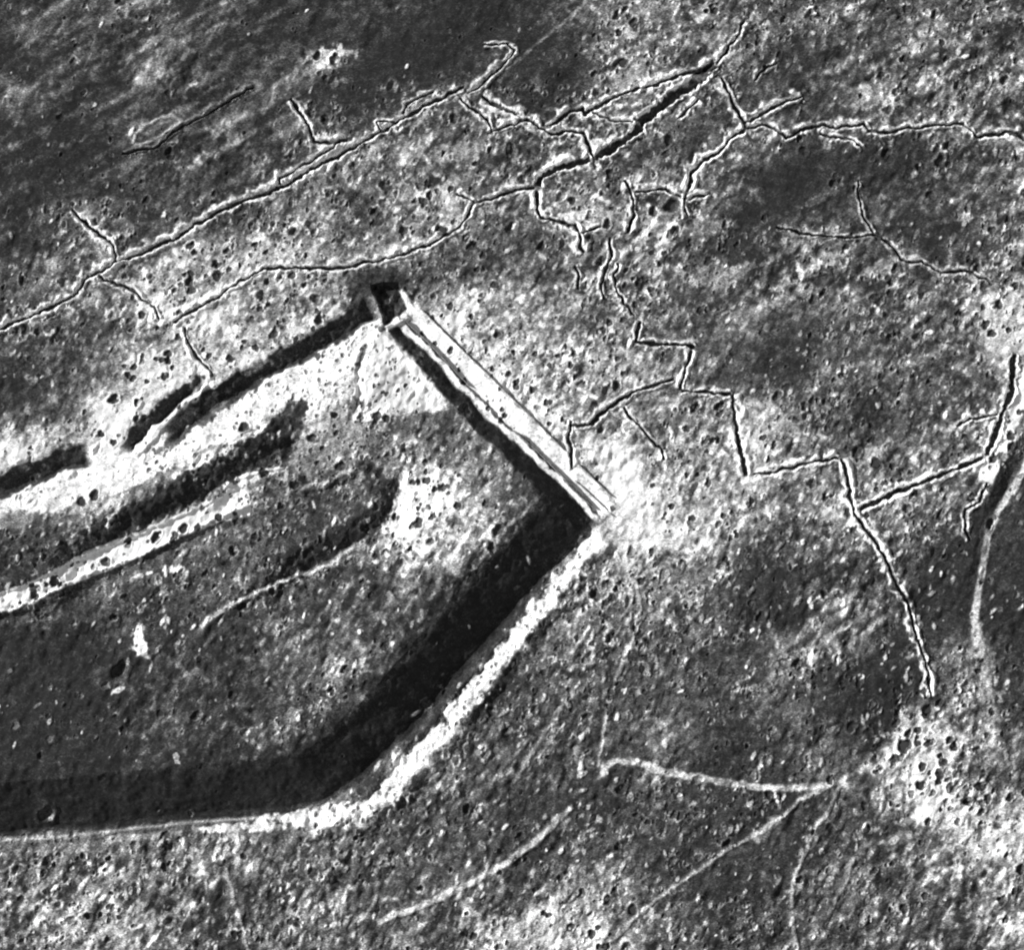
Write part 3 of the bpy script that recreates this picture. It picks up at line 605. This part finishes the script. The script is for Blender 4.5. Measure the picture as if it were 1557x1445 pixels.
def zone(x, y, r):
    size = 'large' if r > 6.5 else ('middling' if r > 5.6 else 'small')
    Z = [(x > 1340 and 1020 < y < 1330, 'in the torn white ground at lower right'),
         (y > 1250 and x < 520, 'on the pocked ground along the bottom left edge'),
         (y > 1250 and x < 1000, 'on the mottled ground along the bottom centre'),
         (y > 1190, 'among the thin paths at the bottom right'),
         (x < 640 and y > 950, 'in the dark lower left interior of the fort'),
         (x < 880 and 640 < y and y < 950 + (880-x)*.6 and x > 480, 'on the grey ground of the fort interior near its right corner'),
         (x < 480 and y > 700, 'among the banks inside the fort at left'),
         (x > 640 and y > 830 and x < 1080, 'on the dark field right of the long white bank'),
         (x >= 1080 and y > 850, 'on the dark field left of the winding communication trench'),
         (x > 1280 and y > 430, 'on the ground around the straight trench and white road at right'),
         (x > 860 and y > 640, 'on the pale ground around the right corner of the fort'),
         (x > 640 and y > 420, 'on the grey pocked field above the straight fort ditch'),
         (x < 640 and y > 480, 'on the white ground beside the upper-left fort ditch'),
         (x > 1150 and y > 210, 'in the dark field at upper right below the wandering trench'),
         (x > 1040, 'on the grey ground along the top right edge'),
         (x > 560 and y > 120, 'between the long trenches at top centre'),
         (y > 330, 'between the two long trenches at left'),
         (True, 'in the dark field at the upper left')]
    for c, t in Z:
        if c: return '%s shell crater %s' % (size, t)
root_obj = {}
for i in range(len(OBJ)):
    idx = order[cuts[i]:cuts[i+1]]
    if len(idx) == 0: continue
    q = QUADS[idx]; spec = OBJ[i]
    if spec is None:
        tag(build('ground', q, M_SOIL, (0, 0, 0)), kind='structure'); continue
    if 'struct' in spec:
        tag(build(spec['struct'], q, M_SOIL, (0, 0, 0)), kind='structure'); continue
    if 'stuff' in spec:
        tag(build(spec['stuff'], q, M_SOIL, (0, 0, 0)), 'countless tiny shell pocks peppering the ground all over the battlefield', 'shell pocks', kind='stuff'); continue
    rt = ROOTS[spec['root']]
    if 'crater' in rt:
        x, y, r = rt['crater']; lab = rt['label'] or zone(x, y, r)
        if len(idx) < 6: continue
        loc = ((x-W0/2)*S, (H0/2-y)*S, ground_z(x, y))
        rt['label'] = lab
        if not rt['split']:
            rt.setdefault('acc', []).append(q); rt['loc'] = loc; continue
    c = CO[q[:, 0]].mean(0)
    if spec['root'] not in root_obj:
        loc = loc if 'crater' in rt else (float(c[0]), float(c[1]), float(c[2]))
        e = tag(empty(rt['name'], loc), rt['label'], rt['cat'], rt['group']); root_obj[spec['root']] = e
    e = root_obj[spec['root']]
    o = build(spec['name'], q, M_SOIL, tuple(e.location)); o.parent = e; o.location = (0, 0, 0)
for key, rt in ROOTS.items():
    if 'acc' in rt:
        o = build(rt['name'], np.concatenate(rt['acc']), M_SOIL, rt['loc']); tag(o, rt['label'], rt['cat'], rt['group'])
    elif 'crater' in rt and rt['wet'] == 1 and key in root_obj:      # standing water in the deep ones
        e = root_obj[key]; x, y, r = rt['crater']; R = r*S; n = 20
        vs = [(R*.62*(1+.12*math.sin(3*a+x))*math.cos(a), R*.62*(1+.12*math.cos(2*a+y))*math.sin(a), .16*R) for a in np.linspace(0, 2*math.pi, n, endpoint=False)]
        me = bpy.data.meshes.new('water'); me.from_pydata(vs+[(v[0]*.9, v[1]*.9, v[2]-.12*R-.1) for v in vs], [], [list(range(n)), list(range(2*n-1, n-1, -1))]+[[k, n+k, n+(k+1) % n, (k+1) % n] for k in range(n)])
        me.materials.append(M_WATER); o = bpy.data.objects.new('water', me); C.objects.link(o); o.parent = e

# ------------------------------------------------------------------ masonry walls of the straight ditch
def wall(pts, w, top, label):
    P = densify(pts, .35, 4)
    e = tag(empty('masonry_wall', ((P[0][0]-W0/2)*S, (H0/2-P[0][1])*S, ground_z(*P[0])-1)), label, 'wall', 'masonry walls of the straight ditch')
    ez = e.location
    def ribbon(name, ww, z0f, z1f):
        V, F = [], []
        for k, p in enumerate(P):
            a = P[max(k-1, 0)]; b = P[min(k+1, len(P)-1)]; dx, dy = b[0]-a[0], b[1]-a[1]; l = math.hypot(dx, dy)
            nx, ny = -dy/l, dx/l; zt = ZT[k]
            for sgn in (-1, 1):
                x = p[0]+sgn*nx*ww/2; y = p[1]+sgn*ny*ww/2
                for zz in (zt+z0f, zt+z1f): V.append(((x-W0/2)*S-ez[0], (H0/2-y)*S-ez[1], zz-ez[2]))
            if k:
                o = 4*(k-1); n = 4*k
                F += [(o+1, n+1, n+3, o+3), (o, o+1+0, n+1, n)[::-1], (o+2, n+2, n+3, o+3)[::-1], (o, n, n+2, o+2)[::-1]]
        F += [(0, 1, 3, 2), (n, n+2, n+3, n+1)]
        me = bpy.data.meshes.new(name); me.from_pydata(V, [], F); me.validate(); me.materials.append(M_STONE)
        ob = bpy.data.objects.new(name, me); C.objects.link(ob); ob.parent = e
    zs = np.array([ground_z(*p) for p in P]); kk = np.ones(9)/9
    ZT = np.convolve(np.pad(zs, 4, 'edge'), kk, 'valid')+top+np.array([random.uniform(-.12, .12) for _ in P])
    ribbon('wall_body', w, -2.2, 0); ribbon('coping', w+.16, .003, .14)
wall([(640, 470), (680, 510), (720, 549), (753, 581), (805, 632), (857, 684)], .7, 1.75, 'long outer masonry wall along the upper-right edge of the white ditch')
wall([(878, 705), (900, 726), (928, 754)], .7, 1.6, 'short outer masonry wall beyond the crossing trench near the fort corner')
wall([(611, 484), (653, 523), (693, 566), (712, 586)], .7, 1.9, 'upper length of the inner masonry wall, from the square pit to the broken gap')
wall([(782, 656), (820, 690), (853, 723), (871, 746), (903, 773)], .7, 1.9, 'lower length of the inner masonry wall, from the broken gap to the fort corner')
wall([(874, 731), (905, 759), (932, 785)], .5, 1.1, 'thin middle masonry wall inside the ditch near the fort corner')

# ------------------------------------------------------------------ the country round about
def ring():
    x0, x1, y0, y1 = CO[:, 0].min(), CO[:, 0].max(), CO[:, 1].min(), CO[:, 1].max()
    edge = np.concatenate([np.arange(NX), np.arange(1, NY)*NX+NX-1, (NY-1)*NX+np.arange(NX-2, -1, -1), np.arange(NY-2, 0, -1)*NX])
    edge = edge[::4]
    base = CO[edge].copy(); t0 = TF[edge].copy()
    cx, cy = (x0+x1)/2, (y0+y1)/2
    V = [base]; TT = [t0]
    for s in [1+.0045*k for k in range(1, 70)]+[1.34, 1.38, 1.43, 1.5, 1.6, 1.75, 2, 2.5, 3.5, 6, 10, 18]:
        r = base.copy(); r[:, 0] = cx+(base[:, 0]-cx)*s; r[:, 1] = cy+(base[:, 1]-cy)*s
        px = r[:, 0]/S+W0/2; py = H0/2-r[:, 1]/S
        f = min(1, (s-1)*30); g = min(1, (s-1)*12)
        near = max(0, 1-(s-1)/.5)
        r[:, 2] = base[:, 2]*(1-g)+f*(3*vnoise(px/330, py/330, 5)+1.2*vnoise(px/90, py/90, 6)+near*(.8*vnoise(px/20, py/15, 9)+.5*vnoise(px/9, py/9, 10))+min(s-1, 3)*6*vnoise(px/1500, py/1500, 7))
        V.append(r); TT.append(t0*(1-f)+f*(.32+.5*vnoise(px/90, py/60, 8)+.4*vnoise(px/24, py/16, 11)+.4*vnoise(px/9, py/7, 12)))
    n = len(edge); V0 = np.concatenate(V); T0 = np.concatenate(TT)
    F = [(k*n+i, k*n+(i+1) % n, (k+1)*n+(i+1) % n, (k+1)*n+i) for k in range(len(V)-1) for i in range(n)]
    me = bpy.data.meshes.new('terrain'); me.from_pydata(V0.tolist(), [], F)
    a = me.attributes.new('chalk', 'FLOAT', 'POINT'); a.data.foreach_set('value', T0.astype(np.float32))
    me.materials.append(M_SOIL); o = bpy.data.objects.new('terrain', me); C.objects.link(o); tag(o, kind='structure')
ring()
print('objects', len(bpy.data.objects), 'top craters', sum(1 for r in ROOTS.values() if 'crater' in r))
